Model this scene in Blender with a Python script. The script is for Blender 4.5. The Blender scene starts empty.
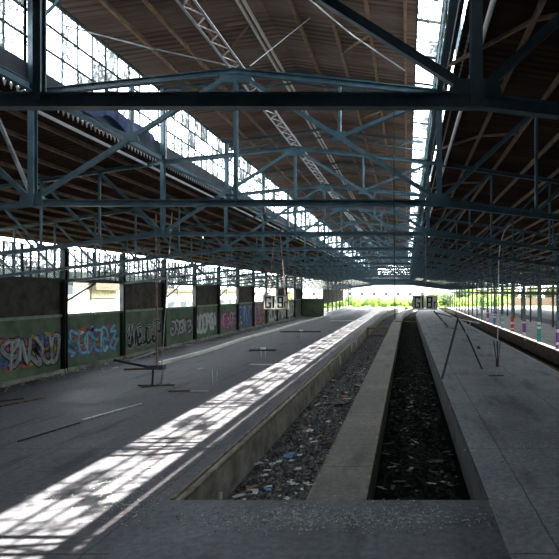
import bpy, math, random
from mathutils import Vector, Matrix
random.seed(7)
S = bpy.context.scene
COL = S.collection
EYE = 5.0
F = 500.0
def gp(px, py, z=0.0):
    Y = (EYE - z) * F / (py - 292.0)
    return Vector(((px - 407.0) * Y / F, Y, z))

# ---------------------------------------------------------------- materials
def srgb(r, g, b):
    f = lambda c: (c / 255 / 12.92) if c / 255 <= .04045 else ((c / 255 + .055) / 1.055) ** 2.4
    return (f(r), f(g), f(b), 1)
class NT:
    def __init__(s, name):
        s.m = bpy.data.materials.new(name); s.m.use_nodes = True
        s.t = s.m.node_tree; s.n = s.t.nodes; s.l = s.t.links
        s.b = s.n['Principled BSDF']; s.out = s.n['Material Output']
        s.co = s.n.new('ShaderNodeTexCoord')
    def new(s, kind, **kw):
        n = s.n.new('ShaderNode' + kind)
        for k, v in kw.items():
            if k in n.inputs: n.inputs[k].default_value = v
            else: setattr(n, k, v)
        return n
    def mapping(s, scale=(1, 1, 1), loc=(0, 0, 0)):
        m = s.new('Mapping'); m.inputs['Scale'].default_value = scale; m.inputs['Location'].default_value = loc
        s.l.new(s.co.outputs['Object'], m.inputs['Vector']); return m.outputs[0]
    def noise(s, scale, detail=6, rough=.6, vec=None):
        n = s.new('TexNoise', Scale=scale, Detail=detail, Roughness=rough)
        s.l.new(vec if vec else s.co.outputs['Object'], n.inputs['Vector']); return n.outputs['Fac']
    def ramp(s, fac, stops):
        r = s.new('ValToRGB'); e = r.color_ramp.elements
        while len(e) < len(stops): e.new(.5)
        for i, (p, c) in enumerate(stops): e[i].position = p; e[i].color = c
        s.l.new(fac, r.inputs[0]); return r.outputs[0]
    def mix(s, fac, a, b, mode='MIX'):
        m = s.new('Mix', data_type='RGBA', blend_type=mode)
        for sock, v in ((m.inputs[0], fac), (m.inputs[6], a), (m.inputs[7], b)):
            if isinstance(v, (float, int)): sock.default_value = v
            elif isinstance(v, tuple): sock.default_value = v
            else: s.l.new(v, sock)
        return m.outputs[2]
    def math(s, op, a, b=0.0):
        m = s.new('Math', operation=op)
        for sock, v in ((m.inputs[0], a), (m.inputs[1], b)):
            if isinstance(v, (float, int)): sock.default_value = v
            else: s.l.new(v, sock)
        return m.outputs[0]
    def base(s, c):
        if isinstance(c, tuple): s.b.inputs['Base Color'].default_value = c
        else: s.l.new(c, s.b.inputs['Base Color'])
    def bump(s, h, strength=.4, dist=.02):
        b = s.new('Bump', Strength=strength, Distance=dist)
        s.l.new(h, b.inputs['Height']); s.l.new(b.outputs[0], s.b.inputs['Normal'])
W1 = (1, 1, 1, 1); K0 = (0, 0, 0, 1)
def simple(name, c1, c2=None, scale=3.0, rough=.7, bump=.3, metal=0, spec=.4, dist=.01, lo=.35, hi=.65):
    s = NT(name); c2 = c2 or tuple(min(1, v * 1.5) for v in c1[:3]) + (1,)
    f = s.noise(scale); s.base(s.ramp(f, [(lo, c1), (hi, c2)]))
    s.b.inputs['Roughness'].default_value = rough; s.b.inputs['Metallic'].default_value = metal
    s.b.inputs['Specular IOR Level'].default_value = spec
    if bump: s.bump(s.noise(scale * 5), bump, dist)
    return s.m

def concrete(name, dark, light, seams=(), yjoint=6.4, rough=.8):
    s = NT(name)
    big = s.noise(.35, 8, .65); fine = s.noise(6, 8, .7)
    c = s.ramp(big, [(.33, dark), (.68, light)])
    c = s.mix(.4, c, s.ramp(fine, [(.38, (.2, .2, .2, 1)), (.62, (1.35, 1.35, 1.35, 1))]), 'MULTIPLY')
    st = s.noise(1.1, 4, .5, s.mapping((1, .22, 1)))
    c = s.mix(s.ramp(st, [(.56, K0), (.68, (.6, .6, .6, 1))]), c, (dark[0] * .45, dark[1] * .42, dark[2] * .4, 1))
    sp = s.noise(22, 3, .6)
    c = s.mix(s.ramp(sp, [(.66, K0), (.72, (.7, .7, .7, 1))]), c, tuple(v * 2.0 for v in light[:3]) + (1,))
    xyz = s.new('SeparateXYZ'); s.l.new(s.co.outputs['Object'], xyz.inputs[0])
    wob = s.math('MULTIPLY', s.noise(1.5, 3), .12)
    lines = None
    def line(val, w):
        return s.math('LESS_THAN', s.math('ABSOLUTE', val), w)
    for x in seams:
        l = line(s.math('SUBTRACT', s.math('ADD', xyz.outputs[0], wob), x), .018)
        lines = l if lines is None else s.math('MAXIMUM', lines, l)
    if yjoint:
        yy = s.math('ADD', xyz.outputs[1], wob)
        l = line(s.math('SUBTRACT', s.math('MODULO', yy, yjoint), yjoint * .5), .022)
        lines = l if lines is None else s.math('MAXIMUM', lines, l)
    if lines is not None:
        c = s.mix(s.math('MULTIPLY', lines, .75), c, (dark[0] * .25, dark[1] * .25, dark[2] * .25, 1))
    s.base(c)
    s.b.inputs['Specular IOR Level'].default_value = .35
    r = s.ramp(big, [(.35, (rough - .25,) * 3 + (1,)), (.7, (rough + .1,) * 3 + (1,))]); s.l.new(r, s.b.inputs['Roughness'])
    s.bump(fine, .5, .02)
    return s.m

def glass(name, amount, seed=0.0, cell=(.64, .64)):
    # dirty wired glass: clear panes see straight through, dirt is a dull film with its own shape
    s = NT(name); s.n.remove(s.b)
    tr = s.new('BsdfTransparent'); tr.inputs[0].default_value = (.93, .96, .97, 1)
    df = s.new('BsdfDiffuse'); df.inputs[0].default_value = (.16, .18, .18, 1)
    tl = s.new('BsdfTranslucent'); tl.inputs[0].default_value = (.022, .026, .027, 1)
    add = s.new('AddShader'); s.l.new(df.outputs[0], add.inputs[0]); s.l.new(tl.outputs[0], add.inputs[1])
    sx = s.new('SeparateXYZ'); s.l.new(s.co.outputs['Object'], sx.inputs[0])
    cb = s.new('CombineXYZ')
    s.l.new(s.math('FLOOR', s.math('DIVIDE', sx.outputs[1], cell[0])), cb.inputs[1])
    s.l.new(s.math('FLOOR', s.math('DIVIDE', sx.outputs[2], cell[1])), cb.inputs[2])
    cb.inputs[0].default_value = seed
    wn = s.new('TexWhiteNoise'); s.l.new(cb.outputs[0], wn.inputs['Vector'])
    streak = s.noise(2.6, 7, .72, s.mapping((1.6, 1.6, .8), (seed, 3.1, 0)))
    fil = s.math('ABSOLUTE', s.math('SUBTRACT', s.noise(1.7, 5, .65, s.mapping((1, 1.3, 1), (4.2, seed, 1))), .5))
    scrib = s.math('LESS_THAN', fil, .022)
    v = s.math('ADD', streak, s.math('MULTIPLY', s.math('SUBTRACT', wn.outputs['Value'], .5), .45))
    v = s.math('ADD', v, s.math('MULTIPLY', scrib, .22))
    fac = s.ramp(v, [(.62 - amount, K0), (.80 - amount, (.85, .85, .85, 1))])
    mx = s.new('MixShader'); s.l.new(fac, mx.inputs[0]); s.l.new(tr.outputs[0], mx.inputs[1]); s.l.new(add.outputs[0], mx.inputs[2])
    s.l.new(mx.outputs[0], s.out.inputs['Surface'])
    return s.m

M = {}
M['teal'] = simple('teal_paint', srgb(54, 80, 92), srgb(76, 107, 121), 2.5, .45, .15, spec=.5)
M['teal_dark'] = simple('dark_teal_paint', srgb(50, 74, 80), srgb(76, 100, 108), 2.5, .55, .15)
M['purlin'] = simple('tan_purlin', srgb(120, 98, 80), srgb(165, 140, 118), 3, .7, .2)
M['whitesteel'] = simple('white_paint', srgb(225, 225, 228), srgb(245, 245, 246), 4, .5, .1)
M['silver'] = simple('galvanised', srgb(150, 155, 160), srgb(200, 204, 208), 4, .4, .1, metal=.3)
M['dark'] = simple('dark_steel', srgb(30, 32, 34), srgb(52, 52, 54), 4, .6, .2)
M['rust'] = simple('rusty_steel', srgb(66, 48, 40), srgb(120, 92, 78), 5, .75, .2)
M['pinkrod'] = simple('faded_red_paint', srgb(120, 86, 84), srgb(160, 128, 124), 5, .6, .1)
# roof decking: long boards, brown
def deck(name, a, b):
    s = NT(name)
    f = s.noise(.5, 6, .6, s.mapping((.6, 3, 1))); g = s.noise(3, 6, .7, s.mapping((.3, 6, 1)))
    c = s.ramp(f, [(.3, a), (.7, b)])
    c = s.mix(.6, c, s.ramp(g, [(.3, (.55, .55, .55, 1)), (.7, (1.25, 1.25, 1.25, 1))]), 'MULTIPLY')
    xyz = s.new('SeparateXYZ'); s.l.new(s.co.outputs['Object'], xyz.inputs[0])
    saw = s.math('MODULO', s.math('ADD', xyz.outputs[1], 50.0), .24)
    c = s.mix(s.math('MULTIPLY', s.math('LESS_THAN', saw, .06), .5), c, (a[0] * .25, a[1] * .22, a[2] * .2, 1))
    pl = s.new('TexWhiteNoise', noise_dimensions='1D'); s.l.new(s.math('FLOOR', s.math('DIVIDE', xyz.outputs[1], 1.92)), pl.inputs['W'])
    c = s.mix(.35, c, s.ramp(pl.outputs['Value'], [(0, (.6, .6, .6, 1)), (1, (1.3, 1.3, 1.3, 1))]), 'MULTIPLY')
    s.base(c); s.b.inputs['Roughness'].default_value = .85; s.b.inputs['Specular IOR Level'].default_value = .2
    return s.m
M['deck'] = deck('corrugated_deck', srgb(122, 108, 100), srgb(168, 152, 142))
M['deckS'] = deck('shaded_corrugated_deck', srgb(60, 48, 42), srgb(88, 72, 62))  # shade under the lower roofs worked into the decking colour
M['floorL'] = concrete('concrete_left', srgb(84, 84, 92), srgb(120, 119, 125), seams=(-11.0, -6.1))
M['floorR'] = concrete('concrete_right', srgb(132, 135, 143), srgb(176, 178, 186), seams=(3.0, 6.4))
M['median'] = concrete('concrete_median', srgb(98, 93, 90), srgb(140, 134, 130), yjoint=3.2)
M['front'] = concrete('concrete_front', srgb(84, 85, 91), srgb(126, 128, 135), seams=(), yjoint=0)
M['floorP'] = concrete('concrete_far_platform', srgb(110, 108, 112), srgb(160, 156, 156), seams=())
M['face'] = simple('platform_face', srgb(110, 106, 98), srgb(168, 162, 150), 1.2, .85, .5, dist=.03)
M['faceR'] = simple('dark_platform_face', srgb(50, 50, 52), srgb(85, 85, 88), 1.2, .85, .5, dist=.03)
M['woodface'] = simple('brown_timber', srgb(40, 28, 24), srgb(74, 54, 46), 2.0, .85, .4)
M['ironedge'] = simple('iron_edge', srgb(80, 72, 66), srgb(140, 126, 114), 3, .6, .3)
M['bed'] = simple('dirt_bed', srgb(40, 39, 40), srgb(76, 74, 74), 2.2, 1, .8, spec=.05, dist=.06)
M['bedR'] = simple('shaded_soil', srgb(8, 8, 9), srgb(24, 25, 24), 2.2, 1, .8, spec=.03, dist=.06)  # pit shade put into the bed colour
M['gravel'] = simple('ballast', srgb(40, 40, 42), srgb(140, 138, 138), 9, .9, 0)
M['gravelR'] = simple('dark_ballast', srgb(12, 14, 14), srgb(52, 56, 52), 9, .9, 0)  # ballast darkened to carry the right pit's shade
M['rubble'] = simple('rubble', srgb(112, 120, 116), srgb(200, 206, 200), 9, .85, 0)
M['green'] = simple('green_wall_paint', srgb(70, 86, 72), srgb(98, 114, 96), 1.0, .8, .2)
M['railpaint'] = simple('grey_green_rail', srgb(104, 122, 108), srgb(136, 152, 138), 2, .6, .1)
M['postwall'] = simple('black_paint', srgb(22, 28, 28), srgb(42, 50, 50), 3, .6, .1)
M['cladding'] = simple('dark_cladding', srgb(46, 42, 42), srgb(80, 73, 70), 1.3, .85, .3)
def translucent(nm='fibreglass_strip', d=.5, t=.8, f=.65):
    s = NT(nm); s.n.remove(s.b)
    a = s.new('BsdfDiffuse'); a.inputs[0].default_value = (d, d, d * .97, 1); b = s.new('BsdfTranslucent'); b.inputs[0].default_value = (t, t, t * .97, 1)
    m = s.new('MixShader'); m.inputs[0].default_value = f; s.l.new(a.outputs[0], m.inputs[1]); s.l.new(b.outputs[0], m.inputs[2]); s.l.new(m.outputs[0], s.out.inputs['Surface'])
    return s.m
M['fibre'] = translucent()
M['signpanel'] = translucent('milky_sign_panel', .97, .97, .5)
M['glassC'] = glass('clerestory_glass', .04, 1.0)
M['glassD'] = glass('dirty_clerestory_glass', .12, 5.0)
M['glassW'] = glass('side_glass', .15, 9.0, (1.2, 1.0))
M['glassR'] = glass('roof_glass', .05, 13.0, (2.1, 9.0))
M['flash'] = simple('dark_flashing', srgb(38, 42, 52), srgb(70, 74, 88), 1.2, .6, .2)
M['tarp'] = simple('blue_tarp', srgb(44, 56, 92), srgb(84, 98, 140), 2, .6, .4)
M['yellow'] = simple('pale_yellow_boards', srgb(186, 180, 150), srgb(222, 216, 190), 1.2, .9, .2)
M['shedroof'] = simple('dark_tiles', srgb(60, 48, 44), srgb(96, 80, 72), 3, .9, .4)
M['pale'] = simple('pale_render', srgb(205, 202, 196), srgb(232, 230, 224), .4, .9, .1)
M['windowdark'] = simple('dark_window', srgb(40, 46, 54), srgb(64, 72, 80), 1, .3, 0)
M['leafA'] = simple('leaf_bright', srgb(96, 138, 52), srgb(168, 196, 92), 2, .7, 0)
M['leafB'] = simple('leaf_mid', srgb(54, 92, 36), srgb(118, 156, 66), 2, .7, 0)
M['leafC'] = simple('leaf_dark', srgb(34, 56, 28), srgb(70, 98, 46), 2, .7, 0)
M['bark'] = simple('bark', srgb(58, 48, 40), srgb(96, 84, 72), 6, .9, .4)
M['grass'] = simple('weedy_ground', srgb(70, 82, 48), srgb(120, 120, 92), .4, .95, .4)
M['paper'] = simple('paper', srgb(176, 178, 178), srgb(226, 228, 228), 9, .8, 0)
M['cardboard'] = simple('cardboard', srgb(120, 96, 70), srgb(168, 140, 106), 9, .85, 0)
M['bluebag'] = simple('blue_plastic', srgb(40, 96, 168), srgb(90, 150, 210), 9, .35, 0)
M['red'] = simple('red_plastic', srgb(170, 34, 28), srgb(214, 70, 54), 9, .4, 0)
M['black'] = simple('black_plastic', srgb(16, 16, 18), srgb(34, 34, 36), 9, .4, 0)
M['wood'] = simple('old_timber', srgb(78, 64, 52), srgb(132, 112, 92), 4, .85, .3)
M['signwhite'] = simple('sign_enamel', srgb(244, 242, 236), srgb(252, 250, 246), 2, .5, 0)
M['signblack'] = simple('sign_black', srgb(12, 12, 12), srgb(24, 24, 24), 2, .5, 0)
M['glassshard'] = simple('broken_glass', srgb(120, 130, 130), srgb(200, 208, 208), 9, .2, 0)
for nm, c in dict(gsilver=(176, 180, 186), gorange=(224, 112, 48), gblue=(70, 122, 196), gcyan=(120, 196, 220), gpurple=(126, 76, 150), gpink=(206, 110, 150), gwhite=(230, 232, 236), gblack=(14, 14, 16), gyellow=(206, 176, 70), gred=(190, 50, 44), gteal=(52, 160, 150), glime=(120, 190, 60)).items():
    M[nm] = simple('spray_' + nm[1:], srgb(*[int(v * .68) for v in c]), srgb(*[int(v * .88) for v in c]), 4, .7, 0)
def lampmat():
    s = NT('lamp_glass'); s.b.inputs['Emission Color'].default_value = W1; s.b.inputs['Emission Strength'].default_value = 3
    s.base((.9, .9, .9, 1)); return s.m
M['lamp'] = lampmat()

# ---------------------------------------------------------------- mesh builder
class MB:
    def __init__(s): s.v = []; s.f = []
    def add(s, vs, fs):
        n = len(s.v); s.v += [tuple(v) for v in vs]; s.f += [tuple(i + n for i in f) for f in fs]; return s
    def box(s, x0, x1, y0, y1, z0, z1):
        return s.add([(x0, y0, z0), (x1, y0, z0), (x1, y1, z0), (x0, y1, z0), (x0, y0, z1), (x1, y0, z1), (x1, y1, z1), (x0, y1, z1)],
                     [(0, 3, 2, 1), (4, 5, 6, 7), (0, 1, 5, 4), (1, 2, 6, 5), (2, 3, 7, 6), (3, 0, 4, 7)])
    def prism(s, p, q, sec, up=(0, 0, 1)):
        p = Vector(p); q = Vector(q); d = (q - p)
        if d.length < 1e-6: return s
        d.normalize(); u = Vector(up)
        if abs(d.dot(u)) > .99: u = Vector((0, 1, 0)) if abs(d.y) < .9 else Vector((1, 0, 0))
        a = d.cross(u).normalized(); b = a.cross(d).normalized(); n = len(sec)
        vs = [p + a * i + b * j for i, j in sec] + [q + a * i + b * j for i, j in sec]
        return s.add(vs, [tuple(range(n))[::-1], tuple(range(n, 2 * n))] + [(i, (i + 1) % n, n + (i + 1) % n, n + i) for i in range(n)])
    def bar(s, p, q, w, h=None, up=(0, 0, 1)):
        w = w / 2; h = (h / 2) if h else w
        return s.prism(p, q, [(-w, -h), (w, -h), (w, h), (-w, h)], up)
    def ibeam(s, p, q, w, h, t=.02, up=(0, 0, 1)):
        w /= 2; h /= 2; k = t / 2
        return s.prism(p, q, [(-w, -h), (w, -h), (w, -h + t), (k, -h + t), (k, h - t), (w, h - t), (w, h), (-w, h), (-w, h - t), (-k, h - t), (-k, -h + t), (-w, -h + t)], up)
    def angle(s, p, q, w, t=.015, up=(0, 0, 1)):
        h = w / 2
        return s.prism(p, q, [(-h, -h), (h, -h), (h, -h + t), (-h + t, -h + t), (-h + t, h), (-h, h)], up)
    def tube(s, pts, r, n=8, r2=None):
        for i in range(len(pts) - 1):
            s.prism(pts[i], pts[i + 1], [(r * math.cos(k * math.tau / n), r * math.sin(k * math.tau / n)) for k in range(n)])
        return s
    def strip(s, f0, f1, ys, z0, z1):
        vs = []; fs = []
        for y in ys:
            a, b = f0(y), f1(y); vs += [(a, y, z0), (b, y, z0), (b, y, z1), (a, y, z1)]
        for i in range(len(ys) - 1):
            k = 4 * i
            for a in range(4): fs.append((k + a, k + (a + 1) % 4, k + 4 + (a + 1) % 4, k + 4 + a))
        fs.append((0, 3, 2, 1)[::-1]); m = 4 * (len(ys) - 1); fs.append((m, m + 3, m + 2, m + 1))
        return s.add(vs, fs)
    def rock(s, c, r):
        c = Vector(c); pts = []
        for d in ((1, 0, 0), (0, 1, 0), (-1, 0, 0), (0, -1, 0), (0, 0, 1), (0, 0, -1)):
            pts.append(c + Vector(d) * r * random.uniform(.6, 1.2) * (1 if d[2] == 0 else .7) + Vector([random.uniform(-.25, .25) * r for _ in range(3)]))
        return s.add(pts, [(0, 1, 4), (1, 2, 4), (2, 3, 4), (3, 0, 4), (1, 0, 5), (2, 1, 5), (3, 2, 5), (0, 3, 5)])
    def build(s, name, mat, parent=None, loc=None, kind=None, base=False):
        if base and parent is None and loc is None:
            xs = [v[0] for v in s.v]; ys = [v[1] for v in s.v]; zs = [v[2] for v in s.v]
            loc = ((min(xs) + max(xs)) / 2, (min(ys) + max(ys)) / 2, min(zs))
        off = Vector(loc) if loc is not None else Vector((0, 0, 0))
        if parent is not None: off = wloc(parent)
        me = bpy.data.meshes.new(name); me.from_pydata([tuple(Vector(v) - off) for v in s.v], [], s.f); me.update()
        import bmesh
        bm = bmesh.new(); bm.from_mesh(me); bmesh.ops.recalc_face_normals(bm, faces=bm.faces); bm.to_mesh(me); bm.free()
        me.materials.append(mat)
        o = bpy.data.objects.new(name, me); COL.objects.link(o)
        if parent is not None: o.parent = parent
        else: o.location = off
        if kind: o['kind'] = kind
        return o
def wloc(o):
    v = Vector((0, 0, 0))
    while o is not None: v += o.location; o = o.parent
    return v
def tag(o, label, cat, group=None, kind=None):
    o['label'] = label; o['category'] = cat
    if group: o['group'] = group
    if kind: o['kind'] = kind
    return o
def thing(name, loc, label, cat, group=None):
    o = bpy.data.objects.new(name, None); COL.objects.link(o); o.location = loc; o.empty_display_size = .2
    return tag(o, label, cat, group)
def children(o): return [c for c in COL.objects if c.parent == o]
def copy_tree(o, kids):
    c = o.copy(); COL.objects.link(c)
    for k in kids:
        d = k.copy(); COL.objects.link(d); d.parent = c
    return c

# ---------------------------------------------------------------- layout
SP = 6.4; D0 = 5.58; NT_ = 24
TY = [D0 + SP * k for k in range(NT_)]
XC = -4.1; HP = 4.87; XL = -21.5; XR = 13.3; YB = -4.0; YE = TY[-1] + .3
def off(y): return max(0, y - 100) ** 2 / 900
YS = [12.02, 20, 40, 60, 80, 100] + [100 + 5 * i for i in range(1, 14)]
def struct(o): o['kind'] = 'structure'; return o

# floors
def cf(x): return lambda y: x
def of(x): return lambda y: x + off(y)
Y2 = [YB] + YS
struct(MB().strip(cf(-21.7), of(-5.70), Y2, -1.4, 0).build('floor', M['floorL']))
struct(MB().strip(of(-5.70), of(-5.41), YS, -1.4, -.04).build('floor', M['face']))
tr = MB(); tr.strip(of(-5.70), of(-5.62), YS, -.06, .03); tr.strip(of(-5.47), of(-5.39), YS, -.1, .0)
struct(tr.build('trim_1', M['ironedge']))
struct(MB().box(-5.70, 1.95, YB, 12.02, -1.4, 0).build('floor', M['front']))
struct(MB().strip(of(-2.42), of(-1.0), YS, -1.4, 0).build('floor', M['median']))
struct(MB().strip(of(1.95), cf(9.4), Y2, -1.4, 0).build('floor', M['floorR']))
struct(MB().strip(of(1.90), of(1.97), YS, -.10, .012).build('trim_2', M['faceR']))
struct(MB().strip(of(-2.43), of(-2.37), YS, -.08, .010).build('trim_3', M['ironedge']))
struct(MB().strip(of(-1.05), of(-.98), YS, -.08, .010).build('trim_4', M['ironedge']))
struct(MB().strip(cf(9.36), cf(9.44), Y2, -.10, .012).build('trim_5', M['silver']))
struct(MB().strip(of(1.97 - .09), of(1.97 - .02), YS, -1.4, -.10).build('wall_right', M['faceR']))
struct(MB().box(12.9, 22, YB, 165, -1.4, 0).build('floor', M['floorP']))
wf = MB()
for i in range(230):
    y = YB + .3 + i * .73; wf.box(12.84, 12.9, y, y + .66, -1.35, -.05)
struct(wf.build('wall_right', M['woodface']))
struct(MB().box(-5.41, 1.95, 12.02, 165, -1.5, -1.2).build('floor', M['bed']))
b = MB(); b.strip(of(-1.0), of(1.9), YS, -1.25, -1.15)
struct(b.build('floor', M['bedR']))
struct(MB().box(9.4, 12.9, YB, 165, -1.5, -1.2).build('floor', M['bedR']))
struct(MB().box(26, 40, -20, 165, -1.4, 0).build('floor', M['front']))
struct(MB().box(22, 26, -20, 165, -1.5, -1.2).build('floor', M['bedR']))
struct(MB().box(-120, 120, 165, 330, -1.5, -.1).build('floor', M['grass']))
struct(MB().box(-90, -21.7, -20, 165, -1.5, -.3).build('floor', M['grass']))
struct(MB().box(40, 120, -20, 165, -1.5, -.3).build('floor', M['grass']))

# roofs -------------------------------------------------------------
def hc_top(dx):                      # truss top chord height above eye
    dx = abs(dx)
    return 5.28 - .105 * dx if dx <= HP else 5.28 - .105 * HP - .15 * (dx - HP)
def h_bot(dx):
    dx = abs(dx)
    return 2.13 if dx <= HP else 2.13 - .12 * (dx - HP)
def h_roof(dx): return 7.62 + .14 * (HP - abs(dx))
def corrug(x0, z0, x1, z1, y0, y1, per=.22, amp=.035, name='ceiling', mat=None, gap=()):
    n = int((y1 - y0) / per * 2); vs = []; fs = []; t = .05
    for i in range(n + 1):
        y = y0 + (y1 - y0) * i / n; a = amp if i % 2 else -amp
        vs += [(x0, y, z0 + a), (x1, y, z1 + a), (x1, y, z1 + a + t), (x0, y, z0 + a + t)]
    for i in range(n):
        k = 4 * i
        for a in range(4): fs.append((k + a, k + 4 + a, k + 4 + (a + 1) % 4, k + (a + 1) % 4))
    fs.append((0, 1, 2, 3)); fs.append((4 * n + 3, 4 * n + 2, 4 * n + 1, 4 * n))
    return struct(MB().add(vs, fs).build(name, mat or M['deck']))
XPL, XPR = XC - HP, XC + HP
zr = lambda X: EYE + h_roof(X - XC)
zs = lambda X: EYE + hc_top(X - XC) + .24
YT = YB - .2
corrug(XPL - .35, zr(XPL - .35), XC, zr(XC), YT, YE)
corrug(XC, zr(XC), .28, zr(.28), YT, YE)
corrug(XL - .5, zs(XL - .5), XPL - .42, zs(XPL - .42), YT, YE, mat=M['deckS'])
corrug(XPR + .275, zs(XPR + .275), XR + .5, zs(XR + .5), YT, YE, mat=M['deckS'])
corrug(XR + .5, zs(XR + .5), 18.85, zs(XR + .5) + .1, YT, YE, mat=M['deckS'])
corrug(19.45, zs(XR + .5) + .1, 44, zs(XR + .5) - 1.0, YT, YE, mat=M['deckS'])  # canopy added beyond a slit, stretched to shape sun and cut bounce
corrug(.28, zr(.28), XPR + .35, zr(XPR + .35), YT, D0)       # unseen opaque closure before the first truss, added to darken it
# glazed strip at the roof's right edge
wn_ = [0]
def window(name_parts):
    wn_[0] += 1
    o = bpy.data.objects.new('window_%d' % wn_[0], None); COL.objects.link(o); o['kind'] = 'structure'
    return o
def pane(m, o, mat, nm='pane'): return m.build(nm, mat, o)
for k in range(NT_ - 1):
    y0, y1 = TY[k], TY[k + 1]
    # left clerestory
    for side in (-1, 1):
        X = XC + side * (HP + .18); o = window(0); o.location = (X, (y0 + y1) / 2, EYE + 5.5)
        fr = MB(); hi = 7.5
        nv = 10
        for i in range(nv + 1):
            y = y0 + (y1 - y0) * i / nv; w = .028 if i % 5 else .05
            fr.box(X - .02, X + .02, y - w / 2, y + w / 2, EYE + 5.5, EYE + hi)
        for h in (5.5, 6.15, 6.8, 7.47): fr.box(X - .035, X + .035, y0, y1, EYE + h - .018, EYE + h + .018)
        fr.build('window_frame', M['teal_dark'], o)
        g = MB(); rg = random.Random(k * 7 + side)
        for i in range(nv):
            for j in range(3):
                if rg.random() < .12: continue
                a = y0 + (y1 - y0) * i / nv; b_ = y0 + (y1 - y0) * (i + 1) / nv; h0 = 5.5 + .66 * j
                g.box(X - .004, X + .004, a + .014, b_ - .014, EYE + h0 + .012, EYE + min(7.46, h0 + .65))
        if g.v: g.build('pane', M['glassC'] if side == 1 or k in (1, 4, 7) else M['glassD'], o)
    # roof glass
    o = window(0); o.location = (.6, (y0 + y1) / 2, zr(.6)); fr = MB(); g = MB()
    xa, xb = .28, XPR + .25
    for i in range(4):
        y = y0 + (y1 - y0) * i / 3; fr.bar((xa, y, zr(xa)), (xb, y, zr(xb)), .06)
    for x in (xa, xb): fr.bar((x, y0, zr(x)), (x, y1, zr(x)), .05)
    fr.build('window_frame', M['dark'], o)
    for i in range(3):
        a = y0 + (y1 - y0) * i / 3; b_ = y0 + (y1 - y0) * (i + 1) / 3
        g.add([(xa, a, zr(xa)), (xb, a, zr(xb)), (xb, b_, zr(xb)), (xa, b_, zr(xa)), (xa, a, zr(xa) + .01), (xb, a, zr(xb) + .01), (xb, b_, zr(xb) + .01), (xa, b_, zr(xa) + .01)],
              [(0, 1, 2, 3), (4, 5, 6, 7), (0, 1, 5, 4), (1, 2, 6, 5), (2, 3, 7, 6), (3, 0, 4, 7)])
    g.build('pane', M['glassR'], o)
# flashing under clerestories, sawtooth eaves strip, gutter, longitudinal girders
tn = [5]
def trim(mb, mat):
    tn[0] += 1; return struct(mb.build('trim_%d' % tn[0], mat))
for side in (-1, 1):
    X = XC + side * (HP + .18)
    trim(MB().box(X - .04, X + .04, YT, YE, EYE + 4.98, EYE + 5.49), M['flash'])
    trim(MB().box(X - .025, X + .025, YT, YE, EYE + 7.48, zr(X) - .04), M['teal_dark'])
    if True: trim(MB().box(X - .05, X + .05, YT, D0, EYE + 5.49, EYE + 7.49), M['flash'])  # unseen blank panel closing the clerestory, added to darken the nearest truss
    # sawtooth
    t = MB(); x = XC + side * (HP + .40); n = int((YE - YT) / .2); z = EYE + hc_top(HP + .4)
    for i in range(n):
        y = YT + i * .2
        t.add([(x, y, z + .24), (x, y + .1, z + .24), (x, y + .05, z + .10), (x + side * .02, y, z + .24), (x + side * .02, y + .1, z + .24), (x + side * .02, y + .05, z + .10)],
              [(0, 1, 2), (3, 4, 5), (0, 1, 4, 3), (1, 2, 5, 4), (2, 0, 3, 5)])
    trim(t, M['fibre'])
    trim(MB().tube([(XC + side * (HP + .62), YT, z - .02), (XC + side * (HP + .62), YE, z - .02)], .05), M['whitesteel'])

# purlins
ordw = ['first', 'second', 'third', 'fourth', 'fifth', 'sixth', 'seventh', 'eighth', 'ninth', 'tenth', 'eleventh', 'twelfth', 'thirteenth', 'fourteenth']
cx = [-8.0, -7.0, -6.0, -4.65, -3.24, -2.17, -1.1, -.05]
for i, x in enumerate(cx):
    z = zr(x) - .10
    if i == 3:
        m = MB(); m.bar((x - .08, YT, z), (x - .08, YE, z), .06, .12); m.bar((x + .10, YT, z), (x + .10, YE, z), .05, .12)
        tag(m.build('ridge_beam', M['whitesteel'], base=True), 'pale twin ridge beam running the length of the raised roof', 'beam')
    else:
        m = MB().ibeam((x, YT, z), (x, YE, z), .09, .14)
        tag(m.build('roof_purlin', M['purlin'], base=True), 'tan purlin under the raised roof, %s from the left row of high windows' % ordw[i], 'beam', 'purlins of the raised roof')
for side in (-1, 1):
    for i in range(12):
        dx = HP + 1.42 + 1.03 * i - (.0 if side > 0 else .1); x = XC + side * dx; z = zs(x) - .10
        m = MB().ibeam((x, YT, z), (x, YE, z), .07, .12)
        tag(m.build('roof_purlin', M['purlin'], base=True), 'tan purlin under the lower %s roof, %s out from the high windows' % ('left' if side < 0 else 'right', ordw[i]), 'beam', 'purlins of the lower %s roof' % ('left' if side < 0 else 'right'))
    x = XC + side * (HP + .02); z = EYE + 4.90
    o = MB().ibeam((x, YT, z), (x, YE, z), .12, .2).build('roof_girder', M['teal'], base=True)
    tag(o, 'long blue-grey steel girder running below the %s row of high windows' % ('left' if side < 0 else 'right'), 'beam')
# ridge lattice girder (two pale chords, zigzag lacing)
lt = thing('lattice_girder', (XC, 5, EYE + 5.4), 'pale flat lattice girder joining the peaks of all the blue trusses', 'beam')
for sx in (-.16, .16): MB().angle((XC + sx, YT + 2, EYE + 5.42), (XC + sx, YE - .3, EYE + 5.42), .06).build('chord', M['whitesteel'], lt)
z = EYE + 5.42; m = MB(); y = 2.0; sgn = 1
while y < YE - 1:
    m.bar((XC - .15 * sgn, y, z), (XC + .15 * sgn, y + .34, z), .03, .015); sgn = -sgn; y += .34
m.build('lacing', M['whitesteel'], lt)

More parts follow.
